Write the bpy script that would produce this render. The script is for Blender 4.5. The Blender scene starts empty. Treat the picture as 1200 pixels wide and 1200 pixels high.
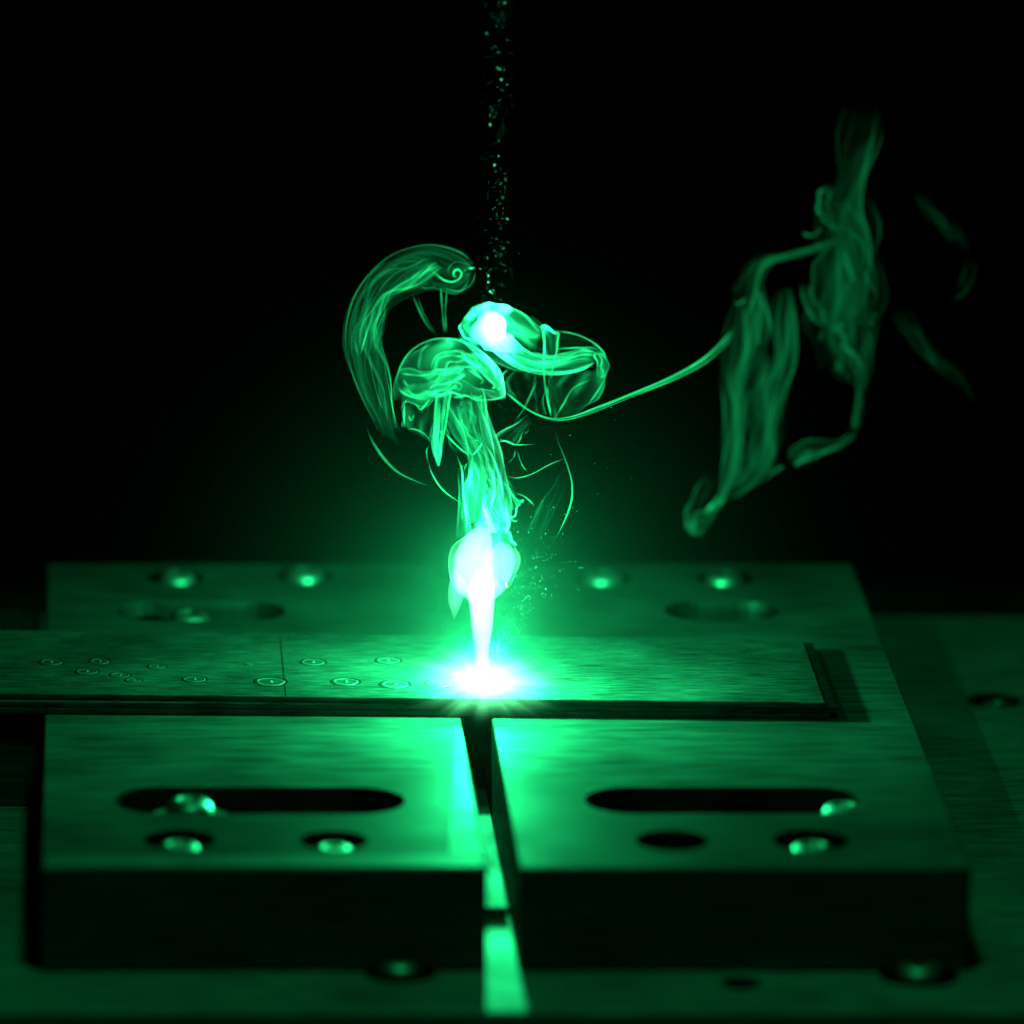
import bpy, bmesh, math, random
import numpy as np
from mathutils import Vector, Matrix

S = bpy.context.scene
C = S.collection
U = 1e-4                       # one unit of the layout below = 0.1 mm
TH = math.radians(14.5)        # camera pitch
FPX = 8600.0                   # focal length in layout units at the weld
PPX, PPY = 100.0, 600.0        # principal point (the picture is an off-centre crop)
LIGHT = (0.014, 1.0, 0.26)     # green laser light

# ------------------------------------------------------------------ camera
R_ = np.array([1.0, 0, 0]); F_ = np.array([0, math.cos(TH), -math.sin(TH)]); UP_ = np.array([0, math.sin(TH), math.cos(TH)])
CAM = -(567 - PPX) * R_ - (PPY - 800) * UP_ - FPX * F_      # weld (0,0,0) lands on pixel (567,800)
cam = bpy.data.cameras.new('camera'); camo = bpy.data.objects.new('camera', cam); C.objects.link(camo)
camo.location = Vector(CAM * U); camo.rotation_euler = (math.pi / 2 - TH, 0, 0)
cam.sensor_width = 36; cam.lens = 36 * FPX / 1200
cam.shift_x = (600 - PPX) / 1200; cam.shift_y = 0
cam.clip_start = 0.01; cam.clip_end = 50
cam.dof.use_dof = True; cam.dof.focus_distance = FPX * U; cam.dof.aperture_fstop = cam.lens / 19.0
S.camera = camo

# ------------------------------------------------------------------ world and lamps
w = bpy.data.worlds.new('World'); S.world = w; w.use_nodes = True
w.node_tree.nodes['Background'].inputs[0].default_value = (0.0, 0.0, 0.0, 1)
w.node_tree.nodes['Background'].inputs[1].default_value = 0.0

def lamp(name, kind, loc, watts, radius):
    l = bpy.data.lights.new(name, kind); o = bpy.data.objects.new(name, l); C.objects.link(o)
    o.location = Vector(loc) * U; l.energy = watts; l.color = LIGHT; l.shadow_soft_size = radius * U
    return o, l
lamp('weld_light', 'POINT', (0, -2, 26), 0.30, 6)
lamp('plume_light', 'POINT', (0, 0, 152), 0.42, 11)
lamp('knot_light', 'POINT', (10, 0, 430), 0.10, 2.5)
lamp('fill_light', 'POINT', (15, -1300, 2600), 1.0, 150)  # added fill lamp, unseen, lifting the base plate and front faces
bo, bl = lamp('beam_light', 'SPOT', (-15, 0, 3000), 115.0, 0.5)
bo.rotation_euler = (0, -math.atan2(29, 3000), 0)
bl.color = (.10, 1, .45)
bl.spot_size = math.radians(1.0); bl.spot_blend = 0.9

S.view_settings.view_transform = 'Standard'; S.view_settings.look = 'None'
S.view_settings.exposure = 0; S.view_settings.gamma = 1
S.render.engine = 'CYCLES'
cy = S.cycles
cy.use_denoising = True; cy.use_adaptive_sampling = True; cy.adaptive_threshold = 0.02
cy.volume_bounces = 0; cy.max_bounces = 6; cy.diffuse_bounces = 2; cy.glossy_bounces = 3
cy.transparent_max_bounces = 64; cy.sample_clamp_indirect = 4.0
cy.volume_max_steps = 128

# ------------------------------------------------------------------ helpers
def px(x, y, Y=None, z=None):
    """picture point -> place, on the upright plane at depth Y or on the level plane at height z (layout units)"""
    d = R_ * (x - PPX) + UP_ * (PPY - y) + F_ * FPX
    t = (z - CAM[2]) / d[2] if z is not None else (Y - CAM[1]) / d[1]
    return CAM + d * t

def tag(o, label=None, cat=None, group=None, kind=None):
    if label: o['label'] = label
    if cat: o['category'] = cat
    if group: o['group'] = group
    if kind: o['kind'] = kind
    return o
def empty(name, loc=(0, 0, 0)):
    o = bpy.data.objects.new(name, None); C.objects.link(o); o.location = Vector(loc) * U
    o.empty_display_size = 0.01
    return o
def link(name, me, mat, parent=None):
    o = bpy.data.objects.new(name, me); C.objects.link(o)
    if mat and not me.materials: me.materials.append(mat)
    if parent:
        o.parent = parent
    return o
def bm_obj(name, bm, mat, parent=None, smooth=False):
    me = bpy.data.meshes.new(name); bm.to_mesh(me); bm.free()
    if smooth:
        for p in me.polygons: p.use_smooth = True
    return link(name, me, mat, parent)
def np_mesh(name, V, Q, smooth=False):
    me = bpy.data.meshes.new(name)
    V = np.asarray(V, np.float32); Q = np.asarray(Q, np.int32)
    me.vertices.add(len(V)); me.vertices.foreach_set('co', V.ravel())
    me.loops.add(Q.size); me.loops.foreach_set('vertex_index', Q.ravel())
    me.polygons.add(len(Q)); me.polygons.foreach_set('loop_start', np.arange(0, Q.size, Q.shape[1], dtype=np.int32))
    if smooth: me.polygons.foreach_set('use_smooth', np.ones(len(Q), bool))
    me.update(calc_edges=True); me.validate()
    return me
def box_bm(x0, x1, y0, y1, z0, z1, bev=0, seg=2):
    bm = bmesh.new(); bmesh.ops.create_cube(bm, size=1)
    for v in bm.verts:
        v.co = Vector(((x0 + x1) / 2 + v.co.x * (x1 - x0), (y0 + y1) / 2 + v.co.y * (y1 - y0), (z0 + z1) / 2 + v.co.z * (z1 - z0))) * U
    if bev: bmesh.ops.bevel(bm, geom=list(bm.edges), offset=bev * U, segments=seg, affect='EDGES', profile=0.5)
    return bm
def prism_bm(pts, z0, z1):
    bm = bmesh.new(); n = len(pts)
    lo = [bm.verts.new(Vector((p[0], p[1], z0)) * U) for p in pts]; hi = [bm.verts.new(Vector((p[0], p[1], z1)) * U) for p in pts]
    bm.faces.new(lo[::-1]); bm.faces.new(hi)
    for i in range(n): bm.faces.new((lo[i], lo[(i + 1) % n], hi[(i + 1) % n], hi[i]))
    return bm
def lathe_bm(profile, n=40, cx=0, cy_=0):
    bm = bmesh.new(); rings = []
    for r, z in profile:
        if r < 1e-6: rings.append([bm.verts.new(Vector((cx, cy_, z)) * U)])
        else: rings.append([bm.verts.new(Vector((cx + r * math.cos(2 * math.pi * i / n), cy_ + r * math.sin(2 * math.pi * i / n), z)) * U) for i in range(n)])
    for a, b in zip(rings, rings[1:]):
        for i in range(n):
            j = (i + 1) % n
            if len(a) == 1 and len(b) == 1: continue
            if len(a) == 1: bm.faces.new((a[0], b[i], b[j]))
            elif len(b) == 1: bm.faces.new((a[i], b[0], a[j]))
            else: bm.faces.new((a[i], b[i], b[j], a[j]))
    bmesh.ops.recalc_face_normals(bm, faces=bm.faces)
    return bm
def stadium(x0, x1, yc, r, n=12):
    pts = []
    for i in range(n + 1):
        a = -math.pi / 2 + math.pi * i / n; pts.append((x1 - r + r * math.cos(a), yc + r * math.sin(a)))
    for i in range(n + 1):
        a = math.pi / 2 + math.pi * i / n; pts.append((x0 + r + r * math.cos(a), yc + r * math.sin(a)))
    return pts
def circle(cx, cy_, r, n=32): return [(cx + r * math.cos(2 * math.pi * i / n), cy_ + r * math.sin(2 * math.pi * i / n)) for i in range(n)]
def cut(o, cutters):
    """carve the cutter meshes out of o"""
    tmp = []
    for bm in cutters:
        me = bpy.data.meshes.new('cutter'); bm.to_mesh(me); bm.free()
        me.materials.append(M_dark); t = bpy.data.objects.new('cutter', me); C.objects.link(t); tmp.append(t)  # faces of each cut take the darker steel
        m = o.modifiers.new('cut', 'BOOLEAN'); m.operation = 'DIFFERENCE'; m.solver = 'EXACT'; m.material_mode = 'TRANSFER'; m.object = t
    dg = bpy.context.evaluated_depsgraph_get()
    me = bpy.data.meshes.new_from_object(o.evaluated_get(dg)); o.modifiers.clear(); o.data = me
    for t in tmp:
        m = t.data; bpy.data.objects.remove(t); bpy.data.meshes.remove(m)

# ------------------------------------------------------------------ materials
def metal(name, col, rough, sx=300, sy=4000, bump=0.15, var=0.35, aniso=0.0, metallic=1.0, seed=0.0, rvar=0.15, blotch=60, etint=.3):
    m = bpy.data.materials.new(name); m.use_nodes = True; nt = m.node_tree; N = nt.nodes; L = nt.links
    b = N['Principled BSDF']; b.inputs['Metallic'].default_value = metallic; b.inputs['Specular IOR Level'].default_value = .25; b.inputs['Specular Tint'].default_value = (etint, etint, etint, 1)
    tc = N.new('ShaderNodeTexCoord')
    mp = N.new('ShaderNodeMapping'); mp.inputs['Scale'].default_value = (sx, sy, 1500); mp.inputs['Location'].default_value = (seed, seed * 1.7, 0)
    L.new(tc.outputs['Object'], mp.inputs[0])
    n1 = N.new('ShaderNodeTexNoise'); n1.inputs['Scale'].default_value = 1; n1.inputs['Detail'].default_value = 3; n1.inputs['Roughness'].default_value = 0.6
    L.new(mp.outputs[0], n1.inputs[0])
    n2 = N.new('ShaderNodeTexNoise'); n2.inputs['Scale'].default_value = blotch; n2.inputs['Detail'].default_value = 4
    L.new(tc.outputs['Object'], n2.inputs[0])
    mul = N.new('ShaderNodeMix'); mul.inputs[0].default_value = .3; L.new(n1.outputs[0], mul.inputs[2]); L.new(n2.outputs[0], mul.inputs[3])
    mr = N.new('ShaderNodeMapRange'); mr.inputs[1].default_value = 0.33; mr.inputs[2].default_value = 0.67
    mr.inputs[3].default_value = 1 - var; mr.inputs[4].default_value = 1 + var
    L.new(mul.outputs[0], mr.inputs[0])
    mx = N.new('ShaderNodeVectorMath'); mx.operation = 'SCALE'; mx.inputs[0].default_value = col; L.new(mr.outputs[0], mx.inputs['Scale'])
    L.new(mx.outputs[0], b.inputs['Base Color'])
    rr = N.new('ShaderNodeMapRange'); rr.inputs[1].default_value = 0.25; rr.inputs[2].default_value = 0.75
    rr.inputs[3].default_value = rough - rvar * .6; rr.inputs[4].default_value = rough + rvar
    L.new(n2.outputs[0], rr.inputs[0]); L.new(rr.outputs[0], b.inputs['Roughness'])
    if bump:
        bp = N.new('ShaderNodeBump'); bp.inputs['Strength'].default_value = bump; bp.inputs['Distance'].default_value = 0.00008
        L.new(n1.outputs[0], bp.inputs['Height']); L.new(bp.outputs[0], b.inputs['Normal'])
    return m
M_sheet = metal('brushed_steel_sheet', (.065, .065, .065), .52, 260, 2000, 1.0, .8, metallic=.82, etint=.22)
M_block = metal('machined_steel', (.06, .06, .06), .58, 120, 900, .5, .5, seed=3, metallic=.78, etint=.2)
M_base = metal('base_steel', (.15, .15, .15), .62, 150, 900, .5, .5, seed=7, metallic=.5, etint=.2)
M_lit_edge = metal('lit_edge_steel', (.09, .09, .09), .6, 150, 600, .2, .3, seed=9, metallic=.7)  # lighter steel, colour carries the lit band at the block front
M_bolt = metal('bolt_steel', (.24, .24, .24), .46, 900, 900, .1, .15, etint=1)
M_dark = metal('dark_steel', (.03, .03, .03), .5, 900, 900, .1, .2)
M_weld = metal('weld_bead', (.12, .12, .12), .45, 2500, 2500, .5, .25, metallic=.6)
M_reflection = metal('plume_reflection_steel', (.08, .08, .08), .48, 150, 1500, .25, .5, seed=4, metallic=.9, etint=.3)  # smoother, lighter steel for the plume's reflection beside the groove
M_spacer = metal('dark_spacer', (.08, .08, .08), .6, 900, 150, .4, .5, seed=2, metallic=.6, etint=.12)
M_table = metal('table_steel', (.05, .05, .05), .6, 60, 60, 0, .2)

def smoke(name, density, aniso=0.0, emit=0.0, emit_col=(0.05, 1.0, 0.42)):
    m = bpy.data.materials.new(name); m.use_nodes = True; nt = m.node_tree; nt.nodes.clear()
    out = nt.nodes.new('ShaderNodeOutputMaterial')
    v = nt.nodes.new('ShaderNodeVolumeScatter'); v.inputs['Color'].default_value = (.97, .97, .97, 1)
    v.inputs['Density'].default_value = density; v.inputs['Anisotropy'].default_value = aniso
    last = v.outputs[0]
    if emit:
        e = nt.nodes.new('ShaderNodeEmission'); e.inputs[0].default_value = (*emit_col, 1); e.inputs[1].default_value = emit
        a = nt.nodes.new('ShaderNodeAddShader'); nt.links.new(last, a.inputs[0]); nt.links.new(e.outputs[0], a.inputs[1]); last = a.outputs[0]
    nt.links.new(last, out.inputs['Volume'])
    m.cycles.homogeneous_volume = True
    return m
SM = {k: smoke('smoke_' + k, d) for k, d in dict(faint=60, thin=120, mid=200, full=320, dense=560, core=1100, knot=170, wthin=100, wmid=270, wfull=480).items()}
SF = {k: smoke('smoke_filament_' + k, d) for k, d in dict(faint=130, thin=220, mid=480, full=1050, dense=2600).items()}
M_plume = smoke('glowing_vapour', .6, 0, 950, (0.40, 1.0, 0.7))
M_head = smoke('glowing_vapour_head', .6, 0, 430, (0.34, 1.0, 0.58))
M_lick = smoke('glowing_vapour_thin', .6, 0, 900, (0.12, 1.0, 0.42))

# ------------------------------------------------------------------ setting: table, base plate
ZB, ZT = -140.0, -21.0          # top of the base plate, top of the clamp blocks
bx0, bx1 = px(-900, 900, z=ZB)[0], px(2300, 900, z=ZB)[0]
byF, byB = px(600, 1186, z=ZB)[1], px(1100, 722, z=ZB)[1]
tab = bm_obj('work_table', box_bm(bx0 - 600, bx1 + 600, byF - 1500, byB + 900, -400, -340, 4), M_table)
tag(tab, 'dark steel table top under the base plate', 'table', kind='structure')

base = empty('base_plate', (0, 0, 0))
tag(base, 'wide flat steel base plate carrying the clamp blocks', 'base plate')
by_strip = px(600, 1168, z=ZB)[1]
body = bm_obj('plate', box_bm(bx0, bx1, byF, byB, -338, ZB, 3), M_base, base)
BH = []
def hole_c(x, y, z): p = px(x, y, z=z); return p[0], p[1]
for (x, y, r, d) in ((468, 1139, 40, 45), (1077, 1143, 44, 45), (868, 1152, 22, 60), (1165, 821, 34, 40)):
    cx, c_y = hole_c(x, y, ZB); BH.append(prism_bm(circle(cx, c_y, r), ZB - d, ZB + 30))
gy = px(20, 1016, z=ZB)[1]
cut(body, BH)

def bolt(parent, cx, c_y, ztop, r=24, socket=True, washer=0):
    """button-head socket screw, its crown at ztop"""
    h = 22
    prof = [(0, ztop - 9), (r * .38, ztop - 9), (r * .42, ztop), (r * .62, ztop - .8), (r * .82, ztop - 3.5), (r * .95, ztop - 8), (r, ztop - 14), (r, ztop - h), (0, ztop - h)]
    o = bm_obj('bolt', lathe_bm(prof, 36, cx, c_y), M_bolt, parent, True)
    sk = bm_obj('socket', prism_bm(circle(cx, c_y, r * .40, 6), ztop - 8.6, ztop - 7.5), M_dark, o)
    if washer:
        wp = [(r * .7, ztop - h - 5), (washer, ztop - h - 5), (washer, ztop - h - 1), (washer - 2, ztop - h + .5), (r * .7, ztop - h + .5), (r * .7, ztop - h - 5)]
        bm_obj('washer', lathe_bm(wp, 36, cx, c_y), M_bolt, o, False)
    sh = bm_obj('shank', lathe_bm([(0, ztop - h - 60), (r * .5, ztop - h - 60), (r * .5, ztop - h), (0, ztop - h)], 24, cx, c_y), M_bolt, o)
    return o
for x, y, rb, dz in ((468, 1137, 25, 12), (1077, 1141, 25, 12), (1168, 821, 22, -2)):
    cx, c_y = hole_c(x, y, ZB); bolt(base, cx, c_y, ZB + dz, rb)

# ------------------------------------------------------------------ clamp blocks
yF, yB = px(600, 1017, z=ZT)[1], px(600, 660, z=ZT)[1]
yS = px(600, 1003, z=ZT)[1]
def clamp_block(label, xa, xb, slots, holes, bolts, slot_bolts, strip):
    t = empty('clamp_block', ((xa + xb) / 2, yF, ZB)); off = np.array([(xa + xb) / 2, yF, ZB])
    tag(t, label, 'clamp block', 'clamp blocks on the base plate')
    b = bm_obj('body', box_bm(xa, xb, yF, yB, ZB + .4, ZT, 3, 3), M_block, t)
    cs = []
    for (x0, x1, yc, r) in slots:
        p0 = px(x0, yc, z=ZT); p1 = px(x1, yc, z=ZT)
        cs.append(prism_bm(stadium(p0[0], p1[0], p0[1], r), ZB - 40, ZT + 40))
    for (x, y, r) in holes:
        cx, c_y = hole_c(x, y, ZT); cs.append(prism_bm(circle(cx, c_y, r), ZT - 60, ZT + 40))
    b.location = Vector(-off) * U
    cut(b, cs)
    kids = [b]
    for (x, y, r, dz) in bolts:
        cx, c_y = hole_c(x, y, ZT); kids.append(bolt(t, cx, c_y, ZT + dz, r))
    for (x, y, r, dz, wr) in slot_bolts:
        cx, c_y = hole_c(x, y, ZT); kids.append(bolt(t, cx, c_y, ZT + dz, r, True, wr))
    if strip: kids.append(bm_obj('lit_edge_strip', box_bm(xa + 3, xb - 3, yF + 2, yS, ZT - 6, ZT + 1.2, 1), M_lit_edge, t))  # strip of lighter colour painted in for the lit front band
    if strip: kids.append(bm_obj('reflection_strip', prism_bm([(xb - 40, yS + 6), (xb - 4, yS + 6), (xb - 4, px(560, 850, z=ZT)[1]), (xb - 9, px(560, 850, z=ZT)[1]), (xb - 26, px(560, 930, z=ZT)[1])], ZT - 6, ZT + .7), M_reflection, t))  # added strip, shaped and toned as the plume's reflection
    for k in kids: k.location = Vector(-off) * U
    return t
xl0, xl1 = px(48, 1015, z=ZT)[0], px(571, 1013, z=ZT)[0]
xr0, xr1 = px(609, 1013, z=ZT)[0], px(1138, 1015, z=ZT)[0]
clamp_block('left steel clamp block with a lit screw in its front slot', xl0, xl1,
            [(133, 475, 938, 52), (136, 335, 716, 46)],
            [(210, 984, 40), (391, 985, 38), (205, 677, 36), (357, 675, 36)],
            [(210, 984, 26, -4), (391, 985, 24, -6), (207, 677, 24, 7), (357, 675, 25, 9)],
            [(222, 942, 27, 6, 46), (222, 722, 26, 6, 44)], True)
clamp_block('right steel clamp block with an empty screw hole near its front edge', xr0, xr1,
            [(685, 1010, 938, 52), (778, 914, 716, 46)],
            [(787, 985, 40), (950, 985, 42), (707, 678, 36), (850, 678, 36)],
            [(953, 985, 26, -4), (707, 678, 25, 9), (850, 678, 25, 8)],
            [(988, 936, 24, -6, 40)], False)

zp = -124.0
spc = bm_obj('spacer_bar', box_bm(xl1 + 1.5, xr0 - 1.5, px(590, 1063, z=zp)[1], yB - 20, ZB + .5, zp, 1.5), M_spacer)
tag(spc, 'low dark spacer bar lying in the gap between the clamp blocks', 'spacer bar')

# block standing left of the left clamp block
zs = -52.0
sb = empty('side_block', (0, 0, 0)); tag(sb, 'dark fronted steel side block left of the clamp blocks', 'steel block')
sx1 = px(45, 860, z=zs)[0]; sbF = px(20, 861, z=zs)[1]; sbB = px(20, 714, z=zs)[1]
sbb = bm_obj('body', box_bm(sx1 - 420, sx1, sbF, sbB, ZB + .4, zs, 3), M_block, sb)
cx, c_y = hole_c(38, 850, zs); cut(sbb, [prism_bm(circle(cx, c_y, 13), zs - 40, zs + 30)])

# ------------------------------------------------------------------ stacked thin sheets
def sheet(label, corners, z, th=6.4):
    """corners: picture points of the top outline, front right, back right, back left, front left"""
    P = [px(x, y, z=z) for x, y in corners]
    bm = bmesh.new()
    # outline as a grid strip so the sheet can sag a little
    n = 24
    top = []
    for i in range(n + 1):
        s = i / n
        f = P[3] * (1 - s) + P[0] * s; b = P[2] * (1 - s) + P[1] * s
        top.append((f, b))
    vt = []
    for (f, b) in top:
        vt.append([bm.verts.new(Vector(q) * U) for q in (f, b, b - np.array([0, 0, th]), f - np.array([0, 0, th]))])
    for a, b in zip(vt, vt[1:]):
        for k in range(4): bm.faces.new((a[k], a[(k + 1) % 4], b[(k + 1) % 4], b[k]))
    bm.faces.new(vt[0][::-1]); bm.faces.new(vt[-1])
    bmesh.ops.recalc_face_normals(bm, faces=bm.faces)
    sharp = [e for e in bm.edges if len(e.link_faces) == 2 and e.link_faces[0].normal.angle(e.link_faces[1].normal) > .6]
    bmesh.ops.bevel(bm, geom=sharp, offset=.8 * U, segments=2, affect='EDGES')
    t = empty('steel_sheet', (0, 0, z - th))
    tag(t, label, 'steel sheet', 'stacked steel sheets')
    o = bm_obj('plate', bm, M_sheet, t); o.location = (0, 0, -(z - th) * U)
    return t
s1 = sheet('top steel sheet of the stack, carrying the spot welds', [(967, 823.5), (940, 749), (-160, 737), (-160, 811)], 0.0)
s2 = sheet('middle steel sheet of the stack, sticking out farthest right', [(981, 829), (952, 752), (-160, 736), (-160, 821)], -6.9)
s3 = sheet('bottom steel sheet of the stack, lying on the clamp blocks', [(973, 835.5), (944, 756), (-160, 740), (-160, 829)], -13.8)

# finished spot welds on the top sheet
rng = random.Random(5)
for (x, y, d, k) in ((60, 776, 25, .8), (117, 775, 22, .7), (102, 787, 24, .8), (141, 791, 22, .7), (157, 797, 18, .5), (184, 781, 20, .6), (228, 796, 25, .8),
                     (292, 778, 9, .5), (317, 799, 33, 1), (367, 776, 26, .8), (405, 799, 29, 1.2), (463, 802, 31, 1.3), (455, 774, 26, .6), (515, 801, 30, 1.2)):
    p = px(x, y, z=0); r = d / 2
    n = 40; prof = [(0, 1.8 * k), (r * .07, 1.7 * k), (r * .13, .9 * k), (r * .2, -.25), (r * .5, -.3), (r * .8, -.2), (r * .86, .5 * k), (r * .92, .6 * k), (r * .98, .4 * k), (r * 1.03, -.2)]
    bm = lathe_bm(prof, n)
    for v in bm.verts:
        a = math.atan2(v.co.y, v.co.x); v.co *= 1 + .05 * math.sin(2 * a + x) + .04 * math.sin(5 * a + y) ; 
    o = bm_obj('weld_spot', bm, M_weld, s1, True); o.location = (p[0] * U, p[1] * U, (6.4) * U)
    # shallow dark burn ring round the bead
    ring = bm_obj('burn_ring', lathe_bm([(r * 1.08, .12), (r * 1.26, .12), (r * 1.29, -.2), (r * 1.04, -.2), (r * 1.08, .12)], 40), M_dark, o)
p0 = px(335, 746, z=0); p1 = px(335, 817, z=0)
sc_ = bm_obj('scribe_line', box_bm(p1[0] - .8, p1[0] + .8, p1[1] + 4, p0[1] - 6, -.3, .12), M_dark, s1); sc_.location = (0, 0, 6.4 * U)

# ------------------------------------------------------------------ smoke helpers
def spline(pts, n):
    P = np.asarray(pts, float)
    if len(P) == 2: P = np.vstack([P[0], P.mean(0), P[1]])
    seg = np.r_[0, np.cumsum(np.maximum(np.linalg.norm(np.diff(P, axis=0), axis=1), 1e-6) ** .75)]
    m = np.zeros_like(P)
    m[1:-1] = (P[2:] - P[:-2]) / (seg[2:] - seg[:-2])[:, None]
    m[0] = (P[1] - P[0]) / (seg[1] - seg[0]); m[-1] = (P[-1] - P[-2]) / (seg[-1] - seg[-2])
    t = np.linspace(0, seg[-1], n); i = np.clip(np.searchsorted(seg, t, 'right') - 1, 0, len(P) - 2)
    h = (seg[i + 1] - seg[i])[:, None]; s = ((t - seg[i])[:, None]) / h
    out = (2 * s**3 - 3 * s**2 + 1) * P[i] + (s**3 - 2 * s**2 + s) * h * m[i] + (-2 * s**3 + 3 * s**2) * P[i + 1] + (s**3 - s**2) * h * m[i + 1]
    k = max(2, int(n * .035)); w_ = np.hanning(2 * k + 3)[1:-1]; w_ /= w_.sum()
    pad = np.vstack([2 * out[0] - out[k:0:-1], out, 2 * out[-1] - out[-2:-k - 2:-1]])
    return np.stack([np.convolve(pad[:, c], w_, 'valid') for c in range(out.shape[1])], 1)
def prof(vals, n):
    return np.interp(np.linspace(0, 1, n), np.linspace(0, 1, len(vals)), vals) if hasattr(vals, '__len__') else np.full(n, float(vals))
DOFF = [0.0]
def px_grid(X, Yp, D):
    """picture grids + depth grid -> places"""
    d = R_[None, None] * (X - PPX)[..., None] + UP_[None, None] * (PPY - Yp)[..., None] + F_[None, None] * FPX
    t = (D + DOFF[0] - CAM[1]) / d[..., 1]
    return CAM[None, None] + d * t[..., None]
def sstep(x): x = np.clip(x, 0, 1); return x * x * (3 - 2 * x)
def shell(name, P, T, closed, mat, parent):
    """closed thin skin of thickness T round the sheet of points P"""
    du = np.gradient(P, axis=0)
    dv = (np.roll(P, -1, 1) - np.roll(P, 1, 1)) if closed else np.gradient(P, axis=1)
    N = np.cross(du, dv); N /= np.maximum(np.linalg.norm(N, axis=2, keepdims=True), 1e-9)
    a = (P + N * T[..., None] / 2) * U; b = (P - N * T[..., None] / 2) * U
    nu, nv = P.shape[:2]; V = np.concatenate([a.reshape(-1, 3), b.reshape(-1, 3)]); o = nu * nv
    I = np.arange(nu * nv).reshape(nu, nv)
    J = np.c_[I, I[:, :1]] if closed else I
    q = np.stack([J[:-1, :-1], J[1:, :-1], J[1:, 1:], J[:-1, 1:]], -1).reshape(-1, 4)
    Q = [q, q[:, ::-1] + o]
    for row, flip in ((J[0], False), (J[-1], True)):
        e = np.stack([row[:-1], row[1:], row[1:] + o, row[:-1] + o], -1); Q.append(e[:, ::-1] if flip else e)
    if not closed:
        for colm, flip in ((J[:, 0], True), (J[:, -1], False)):
            e = np.stack([colm[:-1], colm[1:], colm[1:] + o, colm[:-1] + o], -1); Q.append(e[:, ::-1] if flip else e)
    return link(name, np_mesh(name, V, np.concatenate(Q)), mat, parent)
TK = .34
def ribbon(parent, name, A, B, mat, *a, layers=1, spread=.05, seed=1, nu=80, nv=110, thick=None, **k):
    a = list(a)
    for i in range(layers):
        o = ribbon1(parent, name, A, B, mat, *a, layer=(i, layers, spread), seed=seed + 100 * i, nu=int(nu * (.75 if layers > 1 else 1)), nv=int(nv * (.75 if layers > 1 else 1)), **k)
    return o
def ribbon1(parent, name, A, B, mat, dep=0, bulge=.5, phi=(-.35, 3.49), folds=(), thick=2.0, streak=.8, sf=18, warp=0, tu=(.12, .12), tv=.1, nu=80, nv=110, seed=1, tw=None, layer=(0, 1, 0)):
    rg = np.random.RandomState(seed)
    closed = abs(phi[1] - phi[0] - 2 * math.pi) < 1e-3
    a = spline(A, nu); b = spline(B, nu); dp = prof(dep, nu)
    u = np.linspace(0, 1, nu)[:, None]; v = (np.arange(nv) / nv if closed else np.linspace(0, 1, nv))[None]
    f = phi[0] + (phi[1] - phi[0]) * v
    s = .5 - .5 * np.cos(f) + 0 * u; d = bulge * np.sin(f) + 0 * u
    for (k, amp) in folds:
        ph = rg.rand() * 6.28 + 2.4 * np.sin(2.6 * u + rg.rand() * 6)
        s = s + amp * np.sin(k * f + ph); d = d + amp * np.cos(k * f + ph) * 1.2
    W = np.linalg.norm(b - a, axis=1)[:, None]
    if layer[1] > 1:
        q = layer[0] / (layer[1] - 1)
        thick = thick / layer[1] ** .8; warp = warp + 1.2
        s = .5 + (s - .5) * (1 - 2.6 * layer[2] * q * (1 + .6 * np.sin(3 * u + seed))) + layer[2] * .7 * np.sin(4.1 * u + seed); d = d * (1 - .8 * q)
    X = a[:, :1] + (b - a)[:, :1] * s; Y = a[:, 1:] + (b - a)[:, 1:] * s; D = dp[:, None] + W * d
    if warp:
        for G in (X, Y, D):
            for _ in range(4):
                G += warp * .5 * np.sin(2 * math.pi * (rg.uniform(.5, 3) * u + (rg.randint(0, 3) if closed else rg.uniform(.3, 2.5)) * v) + rg.rand() * 6.28)
    if warp:
        for G in (X, Y, D):
            for _ in range(3):
                G += (.2 + .07 * warp) * np.sin(2 * math.pi * (rg.uniform(.8, 2.5) * u + (rg.randint(2, 6) if closed else rg.uniform(2, 5)) * v) + rg.rand() * 6.28 + 2 * np.sin(5 * u + rg.rand() * 6))
    n = 0
    for j in range(4):
        k = rg.randint(2, sf); n = n + np.sin(2 * math.pi * k * v + rg.rand() * 6.28 + rg.uniform(.5, 3) * np.sin(2 * math.pi * rg.uniform(.2, .8) * u + rg.rand() * 6)) * rg.uniform(.4, 1)
    T = .19 * np.exp(.7 * streak * n / 1.4)
    for j in range(int(4 + sf * .5)):          # denser threads carried along the sheet
        vc_ = rg.rand() + rg.uniform(.02, .09) * np.sin(2 * math.pi * rg.uniform(.3, 1.1) * u + rg.rand() * 6.28)
        dv_ = v - vc_
        if closed: dv_ = (dv_ + .5) % 1 - .5
        wj = 1.4 / nv + rg.exponential(.012)
        T = T + streak * 1.35 * rg.uniform(.2, 2.3) ** 2.0 * np.exp(-(dv_ / wj) ** 2) * sstep(.5 + 1.1 * np.sin(2 * math.pi * rg.uniform(.3, 1.0) * u + rg.rand() * 6.28))
    T = thick * TK * T
    if tu[0]: T = T * sstep(u / tu[0])
    if tu[1]: T = T * sstep((1 - u) / tu[1])
    if tv and not closed: T = T * sstep(v / tv) * sstep((1 - v) / tv)
    if tw is not None: T = T * prof(tw, nu)[:, None]
    keep = np.where(T.max(1) > .1)[0]; k0, k1 = keep[0], keep[-1] + 1
    T = np.maximum(T, .04)[k0:k1]
    return shell(name, px_grid(X, Y, D)[k0:k1], T, closed, mat, parent)
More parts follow.
